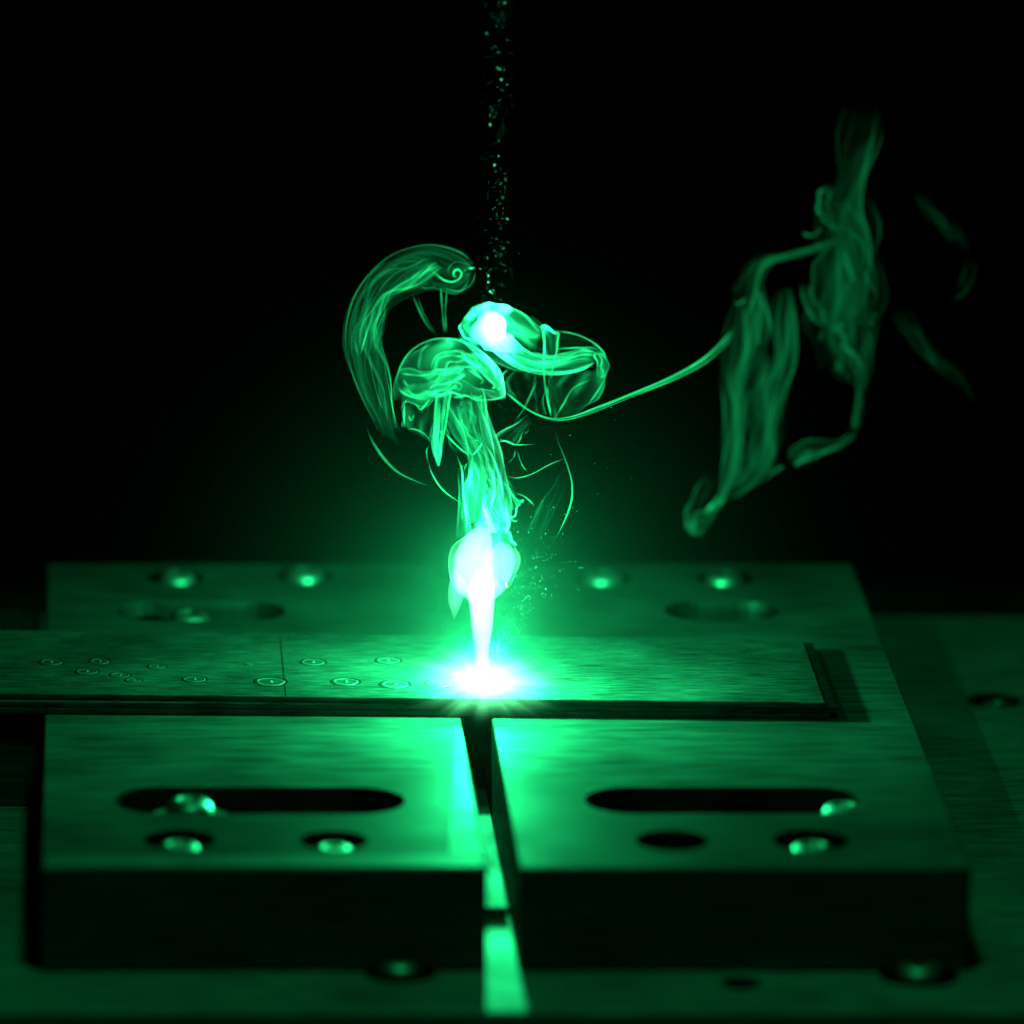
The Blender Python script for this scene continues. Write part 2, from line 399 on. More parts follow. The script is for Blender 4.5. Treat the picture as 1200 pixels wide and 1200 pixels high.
def strand(parent, pts, mat, r=1.3, dep=0, taper=(.25, .25), nu=70, ring=7, name='filament', flat=1.0, seed=0):
    c = spline(pts, nu); d = prof(dep, nu)
    P = px_grid(c[:, :1], c[:, 1:], d[:, None])[:, 0]
    u = np.linspace(0, 1, nu)
    rr = prof(r, nu) * (sstep(u / taper[0]) if taper[0] else 1) * (sstep((1 - u) / taper[1]) if taper[1] else 1)
    rr = np.maximum(rr * (1 + .25 * np.sin(9 * u + seed)), .06)
    T = np.gradient(P, axis=0); T /= np.linalg.norm(T, axis=1, keepdims=True)
    up = np.array([0, 1.0, 0]); n1 = np.cross(T, up); n1 /= np.maximum(np.linalg.norm(n1, axis=1, keepdims=True), 1e-6); n2 = np.cross(T, n1)
    an = 2 * math.pi * np.arange(ring) / ring
    V = P[:, None] + rr[:, None, None] * (n1[:, None] * np.cos(an)[None, :, None] + flat * n2[:, None] * np.sin(an)[None, :, None])
    I = np.arange(nu * ring).reshape(nu, ring); J = np.c_[I, I[:, :1]]
    q = np.stack([J[:-1, :-1], J[1:, :-1], J[1:, 1:], J[:-1, 1:]], -1).reshape(-1, 4)
    Vv = V.reshape(-1, 3); caps = []
    k = len(Vv); Vv = np.vstack([Vv, P[0], P[-1]])
    for i in range(ring):
        caps.append((J[0, i + 1], J[0, i], k, k)); caps.append((J[-1, i], J[-1, i + 1], k + 1, k + 1))
    me = bpy.data.meshes.new(name)
    faces = q.tolist() + [(int(c[0]), int(c[1]), int(c[2])) for c in caps]
    faces = [f[::-1] for f in faces]
    me.from_pydata((Vv * U).tolist(), [], faces)
    return link(name, me, mat, parent)
def blob(parent, name, pts_l, pts_r, mat, dep=0, bulge=.5, nu=40, nv=40, warp=0, seed=1):
    """solid closed body between two outlines"""
    rg = np.random.RandomState(seed)
    a = spline(pts_l, nu); b = spline(pts_r, nu); dp = prof(dep, nu)
    v = np.arange(nv) / nv * 2 * math.pi; u = np.linspace(0, 1, nu)[:, None]
    s = (.5 - .5 * np.cos(v))[None]; W = np.linalg.norm(b - a, axis=1)[:, None]
    X = a[:, :1] + (b - a)[:, :1] * s; Y = a[:, 1:] + (b - a)[:, 1:] * s; D = dp[:, None] + W * bulge * np.sin(v)[None]
    if warp:
        env = np.sin(math.pi * u) ** .5
        for G in (X, Y, D):
            for _ in range(4): G += env * warp * .5 * np.sin(2 * math.pi * rg.uniform(.5, 2.5) * u + rg.randint(1, 4) * v[None] + rg.rand() * 6)
    P = px_grid(X, Y, D); I = np.arange(nu * nv).reshape(nu, nv); J = np.c_[I, I[:, :1]]
    q = np.stack([J[:-1, :-1], J[1:, :-1], J[1:, 1:], J[:-1, 1:]], -1).reshape(-1, 4)
    V = P.reshape(-1, 3); k = len(V); V = np.vstack([V, P[0].mean(0), P[-1].mean(0)])
    faces = q.tolist()
    for i in range(nv):
        faces.append((int(J[0, i + 1]), int(J[0, i]), k)); faces.append((int(J[-1, i]), int(J[-1, i + 1]), k + 1))
    faces = [f[::-1] for f in faces]
    me = bpy.data.meshes.new(name); me.from_pydata((V * U).tolist(), [], faces)
    return link(name, me, mat, parent)
FULL = (0, 2 * math.pi)
def smoke_thing(name, label, at=(0, 0, 0)):
    t = empty(name); tag(t, label, 'smoke'); return t

# ------------------------------------------------------------------ weld flash and glowing vapour column
fl = empty('weld_flash', (0, 0, 0)); tag(fl, 'blinding white green weld flash on the top steel sheet', 'weld flash')
def emitter(name, col, st):
    m = bpy.data.materials.new(name); m.use_nodes = True; nt = m.node_tree; nt.nodes.clear()
    o = nt.nodes.new('ShaderNodeOutputMaterial'); e = nt.nodes.new('ShaderNodeEmission'); e.inputs[0].default_value = (*col, 1); e.inputs[1].default_value = st
    nt.links.new(e.outputs[0], o.inputs[0]); return m
M_pool = emitter('molten_pool', (.5, 1, .8), 12)
pool = bm_obj('molten_pool', lathe_bm([(0, 5), (8, 4.6), (15, 3), (20, .8), (22, -.6), (0, -.6)], 32, 0, 0), M_pool, fl, True)
gm = bpy.data.materials.new('plasma_bloom'); gm.use_nodes = True; nt = gm.node_tree; nt.nodes.clear()
o_ = nt.nodes.new('ShaderNodeOutputMaterial'); tc = nt.nodes.new('ShaderNodeTexCoord')
ln = nt.nodes.new('ShaderNodeVectorMath'); ln.operation = 'LENGTH'; nt.links.new(tc.outputs['Object'], ln.inputs[0])
mr = nt.nodes.new('ShaderNodeMapRange'); mr.inputs[1].default_value = 1; mr.inputs[2].default_value = 0; mr.inputs[3].default_value = 0; mr.inputs[4].default_value = 1
nm = nt.nodes.new('ShaderNodeVectorMath'); nm.operation = 'NORMALIZE'; nt.links.new(tc.outputs['Object'], nm.inputs[0])
nz = nt.nodes.new('ShaderNodeTexNoise'); nz.inputs['Scale'].default_value = 3.2; nz.inputs['Detail'].default_value = 3; nz.inputs['Roughness'].default_value = .7; nt.links.new(nm.outputs[0], nz.inputs[0])
rr_ = nt.nodes.new('ShaderNodeMapRange'); rr_.inputs[1].default_value = .3; rr_.inputs[2].default_value = .7; rr_.inputs[3].default_value = 1.75; rr_.inputs[4].default_value = .95; nt.links.new(nz.outputs[0], rr_.inputs[0])
rm = nt.nodes.new('ShaderNodeMath'); rm.operation = 'MULTIPLY'; nt.links.new(ln.outputs['Value'], rm.inputs[0]); nt.links.new(rr_.outputs[0], rm.inputs[1])
nt.links.new(rm.outputs[0], mr.inputs[0])
pw = nt.nodes.new('ShaderNodeMath'); pw.operation = 'POWER'; pw.inputs[1].default_value = 4.0; nt.links.new(mr.outputs[0], pw.inputs[0])
ml = nt.nodes.new('ShaderNodeMath'); ml.operation = 'MULTIPLY'; ml.inputs[1].default_value = 5000; nt.links.new(pw.outputs[0], ml.inputs[0])
em = nt.nodes.new('ShaderNodeEmission'); em.inputs[0].default_value = (.13, 1, .34, 1); nt.links.new(ml.outputs[0], em.inputs[1]); nt.links.new(em.outputs[0], o_.inputs['Volume'])
bm = bmesh.new(); bmesh.ops.create_icosphere(bm, subdivisions=4, radius=1)
vc = bpy.data.materials.new('bloom_cloud'); vc.use_nodes = True; n2 = vc.node_tree; n2.nodes.clear()
o2 = n2.nodes.new('ShaderNodeOutputMaterial'); t2 = n2.nodes.new('ShaderNodeTexCoord')
l2 = n2.nodes.new('ShaderNodeVectorMath'); l2.operation = 'LENGTH'; n2.links.new(t2.outputs['Object'], l2.inputs[0])
m2 = n2.nodes.new('ShaderNodeMapRange'); m2.inputs[1].default_value = 1; m2.inputs[2].default_value = 0; m2.inputs[3].default_value = 0; m2.inputs[4].default_value = 1
n2.links.new(l2.outputs['Value'], m2.inputs[0])
p2 = n2.nodes.new('ShaderNodeMath'); p2.operation = 'POWER'; p2.inputs[1].default_value = 4.0; n2.links.new(m2.outputs[0], p2.inputs[0])
q2 = n2.nodes.new('ShaderNodeMath'); q2.operation = 'MULTIPLY'; q2.inputs[1].default_value = .45; n2.links.new(p2.outputs[0], q2.inputs[0])
p3 = n2.nodes.new('ShaderNodeMath'); p3.operation = 'POWER'; p3.inputs[1].default_value = 14.0; n2.links.new(m2.outputs[0], p3.inputs[0])
q3 = n2.nodes.new('ShaderNodeMath'); q3.operation = 'MULTIPLY_ADD'; q3.inputs[1].default_value = 2.0; n2.links.new(p3.outputs[0], q3.inputs[0]); n2.links.new(q2.outputs[0], q3.inputs[2])
v2 = n2.nodes.new('ShaderNodeVolumeScatter'); n2.links.new(q3.outputs[0], v2.inputs['Density']); n2.links.new(v2.outputs[0], o2.inputs['Volume'])
b2 = bmesh.new(); bmesh.ops.create_icosphere(b2, subdivisions=4, radius=1)  # added scattering cloud, thicker inward, for the lens bloom round the flash
cl = bm_obj('haze', b2, vc); tag(cl, 'thin green lit haze added for the bloom round the weld flash', 'haze', kind='stuff'); cl.scale = (760 * U, 520 * U, 720 * U); cl.location = (0, 0, 40 * U)
gl = bm_obj('plasma_bloom', bm, gm, fl); gl.scale = (150 * U, 200 * U, 46 * U); gl.location = (0, -20 * U, 8 * U)  # glowing plasma, spread over the sheet edge to take in bloom

pl = smoke_thing('vapour_plume', 'glowing white vapour column with a bulbous head rising from the weld')
blob(pl, 'neck', [(562, 664), (554, 676), (547, 692), (550, 713), (555, 740), (557, 768), (558, 797)], [(567, 664), (575, 676), (580, 692), (578, 716), (576, 742), (573, 770), (575, 797)], M_plume, 0, .5, warp=1.2)
ribbon(pl, 'head', [(573, 611), (552, 624), (535, 642), (528, 662), (530, 682), (543, 702)], [(577, 611), (579, 628), (579, 648), (580, 665), (580, 685), (572, 706)], M_lick, 0, .5, FULL, ((3, .05), (5, .03)), 20, .6, 8, 1.5, (.2, .2), seed=4)
ribbon(pl, 'head', [(574, 638), (573, 652), (571, 670), (572, 688), (574, 702)], [(603, 638), (605, 655), (602, 672), (596, 686), (584, 700)], M_lick, -6, .55, FULL, ((3, .05), (5, .03)), 14, .6, 8, 1.2, (.15, .4), seed=9)
blob(pl, 'head_core', [(562, 615), (543, 630), (532, 650), (531, 668), (535, 688), (550, 706)], [(564, 615), (576, 624), (579, 645), (579, 668), (580, 690), (568, 708)], M_head, 0, .5, warp=.7, seed=6)
blob(pl, 'head_core', [(585, 634), (577, 642), (573, 653), (572, 668), (571, 684), (573, 699)], [(590, 634), (600, 642), (604, 653), (602, 668), (596, 685), (582, 701)], M_lick, -2, .5, warp=1.2, seed=8)
ribbon(pl, 'dome', [(574, 612), (572, 622), (573, 640)], [(578, 612), (596, 622), (604, 640)], SM['faint'], 0, .5, FULL, (), 3, .4, 8, 1, (.03, .05), seed=3)
blob(pl, 'flap', [(531, 664), (526, 685), (525, 704), (529, 718), (532, 727)], [(549, 690), (544, 700), (540, 710), (536, 719), (532.5, 727)], M_lick, 4, .3)
blob(pl, 'lick', [(569, 584), (566, 594), (569, 606), (572, 624)], [(570, 584), (571, 594), (576, 605), (583, 624)], SM['dense'], 0, .4, warp=.8)

# ------------------------------------------------------------------ tangled legs between the plume and the upper puffs
lg = smoke_thing('smoke_column', 'streaky green smoke legs between the glowing plume and the puffs above')
ribbon(lg, 'sheet', [(522, 456), (534, 496), (547, 525), (552, 550), (545, 582), (542, 622)], [(562, 452), (574, 496), (581, 528), (585, 556), (591, 588), (594, 622)], SM['mid'], (10, 0, -10, 0), .45, FULL, ((3, .12), (5, .06), (9, .04)), 1.5, 1.0, 26, 2, (.2, .4), nu=110, nv=170, seed=11, layers=2, spread=0.06)
ribbon(lg, 'sheet', [(556, 540), (562, 560), (560, 585), (556, 620)], [(578, 535), (583, 560), (588, 590), (592, 625)], SM['mid'], -15, .4, (-.4, 3.5), ((2, .12),), 2.2, 1.0, 22, 1, (.2, .05), seed=12, layers=2, spread=0.06)
ribbon(lg, 'sheet', [(514, 480), (520, 503), (536, 522), (552, 536)], [(545, 468), (556, 490), (562, 508), (567, 518)], SM['mid'], -8, .3, (-.3, 3.4), ((2, .1),), 1.6, .9, 16, 1, (.15, .1), seed=13, layers=2, spread=0.06)
for k, (pts, m, r, dp) in enumerate([
    ([(518, 503), (530, 517), (542, 528), (552, 535)], 'full', 1.3, -12), ([(552, 535), (560, 527), (566, 517)], 'dense', 1.2, -12),
    ([(566, 517), (575, 530), (582, 548), (588, 572), (590, 600)], 'full', 1.6, -14), ([(553, 534), (552, 552), (549, 580)], 'dense', 1.0, -12), ([(556, 536), (553, 560), (548, 585)], 'full', .9, -10),
    ([(560, 475), (572, 500), (577, 520), (582, 545)], 'full', 1.5, 5), ([(530, 482), (543, 505), (548, 525), (550, 540)], 'full', 1.3, -4),
    ([(533, 528), (541, 550), (543, 580), (547, 610), (546, 625)], 'full', 1.9, 6), ([(573, 545), (578, 560), (579, 578), (574, 600)], 'dense', 2.6, -5), ([(569, 570), (566, 590), (572, 607), (577, 616)], 'dense', 2.4, -3),
    ([(500, 529), (505, 552), (518, 573), (540, 590), (548, 596)], 'mid', 1.1, 18), ([(425, 488), (438, 520), (462, 550), (490, 565), (512, 572)], 'faint', 2.2, 24),
    ([(590, 578), (593, 595), (597, 606), (604, 604), (606, 594), (616, 583)], 'mid', 1.6, 4), ([(597, 606), (603, 611), (608, 609)], 'full', .7, 4), ([(601, 577), (613, 581), (622, 588), (628, 596)], 'mid', .9, 4),
    ([(574, 512), (590, 504), (606, 496), (620, 484)], 'mid', 1.0, 10), ([(577, 512), (590, 516), (604, 521), (634, 520)], 'full', .8, 12), ([(580, 520), (588, 517), (598, 518), (606, 524)], 'full', .8, 6),
    ([(604, 523), (602, 536), (592, 545)], 'mid', .7, 10), ([(588, 557), (605, 560), (622, 556), (645, 544), (668, 535)], 'mid', 1.0, 14), ([(605, 525), (612, 545), (620, 555)], 'mid', .9, 12),
    ([(648, 492), (653, 515), (663, 540), (670, 565), (669, 590), (656, 622), (640, 650)], 'thin', 1.5, 20), 
     ([(552, 540), (546, 545), (543, 556)], 'mid', .8, -6), ([(505, 520), (500, 528), (502, 545)], 'mid', .9, 5),
    ]):
    strand(lg, pts, SF[m], r * .75, dp, (.38, .38), seed=k)
ribbon(lg, 'sheet', [(660, 545), (642, 575), (628, 600), (616, 640)], [(668, 550), (655, 585), (642, 612), (628, 650)], SM['faint'], 20, .4, (-.3, 3.4), ((2, .1),), 1.0, .9, 10, 1, (.5, .5), nu=60, nv=60, seed=14)
ribbon(lg, 'sheet', [(576, 512), (600, 498), (622, 482)], [(606, 522), (612, 512), (626, 490)], SM['thin'], 12, .3, (-.2, 3.3), (), 1.5, .7, 10, 1, (.1, .4), nu=40, nv=50, seed=15)
ribbon(lg, 'sheet', [(583, 560), (592, 580), (596, 604)], [(594, 560), (606, 582), (616, 588)], SM['thin'], 6, .4, (-.3, 3.4), ((2, .1),), 1.8, .9, 10, 1, (.3, .1), nu=40, nv=50, seed=16)
ribbon(lg, 'sheet', [(536, 545), (538, 580), (534, 635)], [(552, 540), (549, 580), (552, 635)], SM['thin'], 10, .5, FULL, (), 2.0, .7, 10, 1, (.3, .55), nu=50, nv=60, seed=17)

# ------------------------------------------------------------------ hooked ribbon, upper left
hk = smoke_thing('smoke_ribbon', 'hooked translucent smoke ribbon curling over at upper left')
HO = [(556, 313), (546, 300), (530, 292), (507, 287), (482, 290), (457, 300), (433, 321), (416, 346), (407, 374), (405, 402), (410, 428), (421, 456), (434, 482), (446, 506), (460, 534), (470, 548)]
HI = [(554, 325), (545, 338), (530, 341), (508, 335), (487, 340), (470, 347), (456, 357), (449, 374), (447, 398), (450, 428), (456, 460), (461, 490), (467, 517), (470, 530), (472, 540), (474, 550)]
ribbon(hk, 'sheet', HO, HI, SM['thin'], (-10, 0, 20, 30), .35, FULL, ((2, .05), (5, .03)), 1.25, .9, 12, 1.5, (.03, .45), nu=170, nv=170, seed=21, layers=2, spread=0.04, tw=(.9, 1, 1, 1.1, 1.1, 1, .8, .5, .4))
ribbon(hk, 'sheet', [(505, 300), (485, 305), (462, 316), (440, 335), (427, 362), (420, 392), (418, 418)], [(522, 312), (492, 330), (470, 342), (454, 352), (446, 372), (443, 395), (436, 420)], SM['dense'], (0, 10, 25), .3, (-.5, 3.6), ((2, .14), (5, .07), (9, .04)), 1.2, 1.0, 24, 1.5, (.12, .3), nu=110, nv=150, seed=22, layers=2, spread=0.04)
ribbon(hk, 'sheet', [(440, 345), (424, 365), (414, 392), (420, 430), (432, 470), (446, 505)], [(455, 358), (448, 375), (446, 400), (450, 430), (457, 468), (466, 512)], SM['mid'], (10, 25, 30), .4, (-.3, 3.4), ((3, .12),), 1.2, 1.0, 20, 1, (.15, .25), nu=90, nv=110, seed=23, layers=2, spread=0.04)
strand(hk, HO[:13], SF['mid'], .9, (-10, 10, 25), (.1, .5), nu=120, seed=2)
strand(hk, [(505, 311), (517, 326), (529, 330.5), (538, 327), (541, 320), (537, 315.5), (532, 318), (531.5, 323), (535, 324.5), (537.5, 321.5)], SF['dense'], .75, -12, (.3, .2), nu=90)
for k, (pts, m, r, dp) in enumerate([
    ([(435, 374), (428, 396), (421, 420)], 'full', 1.4, 15), ([(421, 420), (417, 405), (415, 392)], 'mid', 1.2, 15), 
    ([(497, 304), (507, 318), (518, 327), (530, 330), (539, 325), (540, 319), (535, 317), (531, 321), (531, 326)], 'full', .9, -6), ([(525, 325), (526, 314), (534, 307), (546, 309), (556, 314)], 'mid', .9, -8),
    ([(555, 314), (548, 315), (541, 319)], 'mid', 1.0, -8), ([(497, 304), (482, 312), (464, 320), (450, 333), (438, 352)], 'mid', 1.0, 8), ([(520, 312), (495, 321), (468, 334), (448, 350), (432, 370)], 'mid', 1.3, 10),
    ([(482, 341), (488, 356), (497, 375), (510, 394)], 'thin', 1.9, 0), ([(488, 343), (496, 366), (513, 396)], 'thin', 1.1, -2), ([(516, 330), (518, 360), (521, 394)], 'mid', 1.2, 2), ([(524, 336), (522, 365), (523, 394)], 'thin', 1.5, 6),
    ([(556, 314), (556, 325), (549, 336), (538, 341), (522, 338), (512, 331)], 'mid', .9, -6), ([(447, 395), (452, 435), (459, 472), (467, 515)], 'mid', .9, 24),
    ([(405, 400), (412, 435), (426, 470), (446, 508)], 'thin', 1.3, 28), ([(462, 302), (438, 318), (427, 340), (428, 356)], 'thin', 1.3, 18), 
    ([(490, 334), (500, 338), (508, 336), (512, 330)], 'mid', .8, 2), ([(432, 410), (434, 425), (440, 455), (452, 490)], 'mid', .8, 22), ([(556, 313.5), (553, 314.5), (549, 314)], 'dense', 1.4, -8)]):
    strand(hk, pts, SF[m], r * .62, dp, seed=k + 3)

# ------------------------------------------------------------------ mushroom puff
mp_ = smoke_thing('smoke_puff', 'mushroom shaped smoke puff with a pointed fang hanging below')
ribbon(mp_, 'cap', [(524.0, 397.0), (508.9, 399.0), (494.8, 404.8), (482.4, 414.2), (472.7, 426.4), (466.1, 440.8), (463.2, 456.5), (463.5, 469.2)], [(526.0, 397.0), (541.6, 399.9), (556.2, 406.5), (568.9, 416.2), (579.0, 428.2), (585.8, 442.0), (588.8, 456.8), (588.5, 468.7)], SM['mid'], 0, .48, FULL, ((3, .02),), 1.9, .5, 10, 1.2, (.0, .1), nu=90, nv=130, seed=31, layers=1, spread=0)
ribbon(mp_, 'curl', [(538, 412), (545, 420), (556, 428), (570, 440), (578, 452), (576, 457)], [(560, 411), (573, 422), (582, 434), (587, 447), (587, 455), (584, 458)], SM['dense'], -14, .5, FULL, ((2, .05),), 3.2, .6, 10, 1, (.15, .05), nu=60, nv=80, seed=32, layers=1, spread=0)
ribbon(mp_, 'curl', [(506, 437), (512, 420), (528, 412), (548, 415), (566, 425)], [(520, 442), (524, 432), (536, 428), (552, 432), (566, 444)], SM['dense'], -6, .5, FULL, ((3, .1), (5, .06), (8, .04)), 2.2, .9, 12, 1.5, (.1, .15), nu=70, nv=90, seed=33, layers=1, spread=0)
ribbon(mp_, 'curl', [(468, 436), (482, 438), (500, 440), (516, 434), (532, 428)], [(470, 466), (484, 470), (502, 470), (520, 464), (538, 452)], SM['dense'], -10, .4, FULL, ((3, .12), (5, .05)), 2.2, .6, 9, 2.2, (.08, .12), nu=80, nv=110, seed=34, layers=1, spread=0)
ribbon(mp_, 'curl', [(498, 446), (512, 440), (528, 434), (546, 430)], [(504, 462), (518, 456), (532, 448), (548, 440)], SM['core'], -16, .4, FULL, ((3, .1),), 2.4, .8, 12, 1.2, (.2, .2), nu=60, nv=80, seed=35, layers=1, spread=0)
ribbon(mp_, 'curl', [(530, 450), (545, 448), (562, 455), (585, 462)], [(530, 464), (548, 466), (566, 469), (589, 468)], SM['mid'], 5, .6, FULL, ((3, .12),), 1.8, .9, 12, 1.5, (.1, .1), nu=60, nv=80, seed=36, layers=1, spread=0)
ribbon(mp_, 'curtain', [(474, 466), (473, 480), (474, 492), (474, 503)], [(516, 466), (513, 482), (510, 500), (507, 524)], SM['mid'], 4, .3, (-.25, 3.0), ((2, .08),), 1.9, .6, 10, 1, (.05, .18), nu=50, nv=80, seed=37)
ribbon(mp_, 'fang', [(511, 458), (510, 480), (509, 505), (508, 528), (513, 547)], [(527, 458), (524, 480), (520, 505), (518, 528), (515, 547)], SM['full'], -14, .5, FULL, ((2, .1), (5, .05)), 1.7, .8, 14, .5, (.05, .04), nu=80, nv=80, seed=38)
strand(mp_, [(466, 462), (464, 450), (469, 430), (481, 412), (500, 400), (522, 396.5), (546, 402), (566, 414), (580, 430), (588, 448), (590, 462)], SF['full'], 1.0, 0, (.25, .25), nu=110, seed=1)
for k, (pts, m, r, dp) in enumerate([
    ([(510, 465), (509.5, 490), (509, 515), (512, 540), (514, 546)], 'dense', 1.2, -22), ([(524, 466), (519, 495), (517, 520), (516, 540), (514, 546)], 'full', 1.1, -20), ([(516, 466), (514, 500), (512, 530)], 'full', 1.3, -20),
    ([(474, 470), (473.5, 486), (474, 503)], 'full', 1.4, 2), ([(474, 503), (486, 503), (498, 509), (506, 520)], 'mid', 1.1, 2), ([(478, 485), (482, 493), (486, 484)], 'mid', 1.3, 2),
    ([(468, 437), (480, 439), (496, 440), (506, 436)], 'full', 1.2, -20), ([(490, 438), (491, 420), (497, 408), (508, 402)], 'mid', 1.2, -16), ([(494, 440), (492, 424), (496, 412)], 'mid', 1.0, -12),
    ([(507, 440), (506, 428), (512, 417), (526, 412), (545, 412)], 'full', 1.2, -20), ([(545, 430), (556, 438), (566, 446), (560, 452)], 'full', 1.1, -22), ([(530, 452), (536, 448), (541, 452), (538, 457), (533, 455)], 'full', .9, -22),
    ([(520, 461), (530, 460), (538, 463), (543, 468)], 'dense', 1.4, -20), ([(545, 466), (560, 468), (578, 468), (590, 464), (589, 454)], 'full', 1.0, 0), ([(484, 470), (490, 477), (493, 480), (498, 475), (506, 465)], 'full', 1.4, -10),
    ([(556, 457), (552, 462), (560, 466), (570, 460)], 'mid', 1.0, -12), ([(464, 452), (472, 460), (486, 466), (505, 468)], 'full', 1.3, -14)]):
    strand(mp_, pts, SF[m], r * .75, dp, seed=k + 7, nu=50)

# ------------------------------------------------------------------ right lobe
lb = smoke_thing('smoke_lobe', 'bright smoke lobe with a white knot lit by the laser beam')
blob(lb, 'knot', [(573.6, 365.0), (565.8, 366.7), (558.9, 371.4), (554.4, 378.4), (553.0, 386.6), (554.9, 394.7), (559.8, 401.5), (567.0, 405.8), (573.1, 407.0)], [(574.4, 365.0), (582.2, 366.7), (589.1, 371.4), (593.6, 378.4), (595.0, 386.6), (593.1, 394.7), (588.2, 401.5), (581.0, 405.8), (574.9, 407.0)], SM['knot'], 0, .5, warp=3, seed=2)
blob(lb, 'knot', [(566, 372), (556, 382), (557, 396), (568, 410)], [(568, 372), (588, 380), (600, 398), (606, 414)], SM['knot'], -4, .4, warp=3, seed=5)
ribbon(lb, 'hood', [(538, 386), (543, 397), (556, 408), (575, 421), (598, 431), (622, 436)], [(552, 363), (575, 356), (597, 358), (616, 368), (630, 382), (640, 386)], SM['mid'], (0, -6, 0), .45, FULL, ((2, .03),), 1.5, .6, 12, 1.2, (.05, .12), nu=80, nv=130, seed=41, layers=1, spread=0)
ribbon(lb, 'hood', [(538, 380), (540, 390), (548, 399), (560, 408)], [(548, 366), (570, 356), (588, 358), (604, 364)], SM['dense'], (0, -6), .4, FULL, ((2, .04),), 2.2, .5, 10, 1, (.1, .25), nu=60, nv=100, seed=47, layers=1, spread=0)
ribbon(lb, 'band', [(560, 386), (572, 404), (592, 420), (620, 434), (650, 436), (680, 431), (698, 424)], [(594, 390), (600, 400), (616, 412), (636, 418), (658, 418), (682, 409), (700, 412)], SM['dense'], (0, -8, -6, 0), .5, FULL, ((2, .1), (5, .06), (9, .04)), 3.6, .8, 18, 1, (.05, .12), nu=110, nv=130, seed=42, layers=1, spread=0, tw=(1.4, 1.2, .9, .7, .6, .7))
ribbon(lb, 'veil', [(620, 372), (640, 384), (665, 390), (688, 397), (705, 411), (713, 427), (709, 438)], [(622, 415), (642, 420), (662, 417), (684, 408), (700, 410), (707, 424), (704, 440)], SM['mid'], (0, 8, 4), .35, (-.3, 3.4), ((2, .04),), 1.2, .7, 12, 1, (.1, .08), nu=90, nv=100, seed=43, layers=1, spread=0)
ribbon(lb, 'veil', [(644, 432), (641, 452), (643, 474), (650, 492)], [(708, 432), (706, 450), (696, 468), (672, 490)], SM['mid'], (4, 0), .4, FULL, ((2, .05),), 1.0, .7, 10, 1.5, (.1, .04), nu=70, nv=120, seed=44, layers=1, spread=0)
ribbon(lb, 'veil', [(596, 430), (592, 450), (600, 466), (618, 480)], [(642, 434), (640, 455), (640, 470), (645, 490)], SM['thin'], (10, 6), .3, (-.3, 3.4), ((2, .08),), 1.0, .9, 10, 1.5, (.15, .15), nu=60, nv=90, seed=45, layers=1, spread=0)
ribbon(lb, 'pleat', [(634, 382), (636, 395), (638, 410), (641, 425)], [(654, 388), (653, 400), (652, 412), (648, 428)], SM['dense'], -10, .3, (-.4, 3.5), ((2, .16), (4, .06)), 1.4, .9, 16, .5, (.05, .25), nu=50, nv=110, seed=46)
ribbon(lb, 'fold', [(694, 411), (698, 418), (699, 430), (699, 442)], [(703, 412), (711, 422), (712, 433), (704, 444)], SM['dense'], -6, .5, FULL, ((2, .08),), 2.4, .5, 8, .5, (.15, .1), nu=50, nv=60, seed=48)
for k, (pts, m, r, dp) in enumerate([
    ([(632, 383), (640, 383), (650, 390), (654, 390)], 'dense', 2.4, -12), ([(640, 388), (638, 410), (637, 430), (640, 460), (645, 485), (648, 492)], 'full', 1.1, -8), ([(653, 389), (653, 408), (648, 430), (645, 450)], 'mid', 1.1, -8),
    ([(650, 388), (672, 391), (693, 400), (708, 414), (713, 430)], 'full', 1.2, 2), ([(713, 428), (708, 445), (698, 462), (686, 478)], 'full', 1.1, 0), ([(645, 410), (665, 408), (688, 408), (702, 412)], 'full', 1.0, -6),
    ([(632, 440), (622, 462), (612, 482), (600, 497)], 'thin', 1.4, 10), ([(650, 490), (660, 474), (672, 455), (697, 443)], 'mid', 1.4, -2), ([(646, 490), (643, 470), (641, 448)], 'mid', 1.3, -6), ([(537, 392), (543, 400), (556, 412), (572, 424)], 'full', 1.2, -2)]):
    strand(lb, pts, SF[m], r * .75, dp, seed=k + 11, nu=50)

# long thread to the far wisp
th_ = smoke_thing('smoke_thread', 'thin smoke thread running right to the drifting wisp')
T1 = [(588, 456), (604, 470), (624, 484), (648, 492), (672, 490), (700, 479), (740, 462), (785, 444), (820, 426), (842, 408), (856, 392), (863, 380)]
rt = random.Random(3)
for q in range(6):
    a1, a2, p1, p2 = rt.uniform(2.2, 5.5), rt.uniform(.4, 1.4), rt.random() * 6, rt.random() * 6
    st = (0, 0, 1, 2, 3, 4)[q]
    pts = [(x + .5 * a1 * math.cos(x * .03 + p1), y + a1 * min(1, (x - 580) / 160) * math.sin(x * .012 + p1) + a2 * math.sin(x * .031 + p2)) for x, y in T1[st:]]
    strand(th_, pts, SF['mid' if q < 1 else 'thin'], [rt.uniform(.4, 1.3) for _ in range(9)], (8 + 3 * st, 20, 90 + 10 * q, 240, 480), (.06 + .07 * st, .1), nu=130, seed=q)

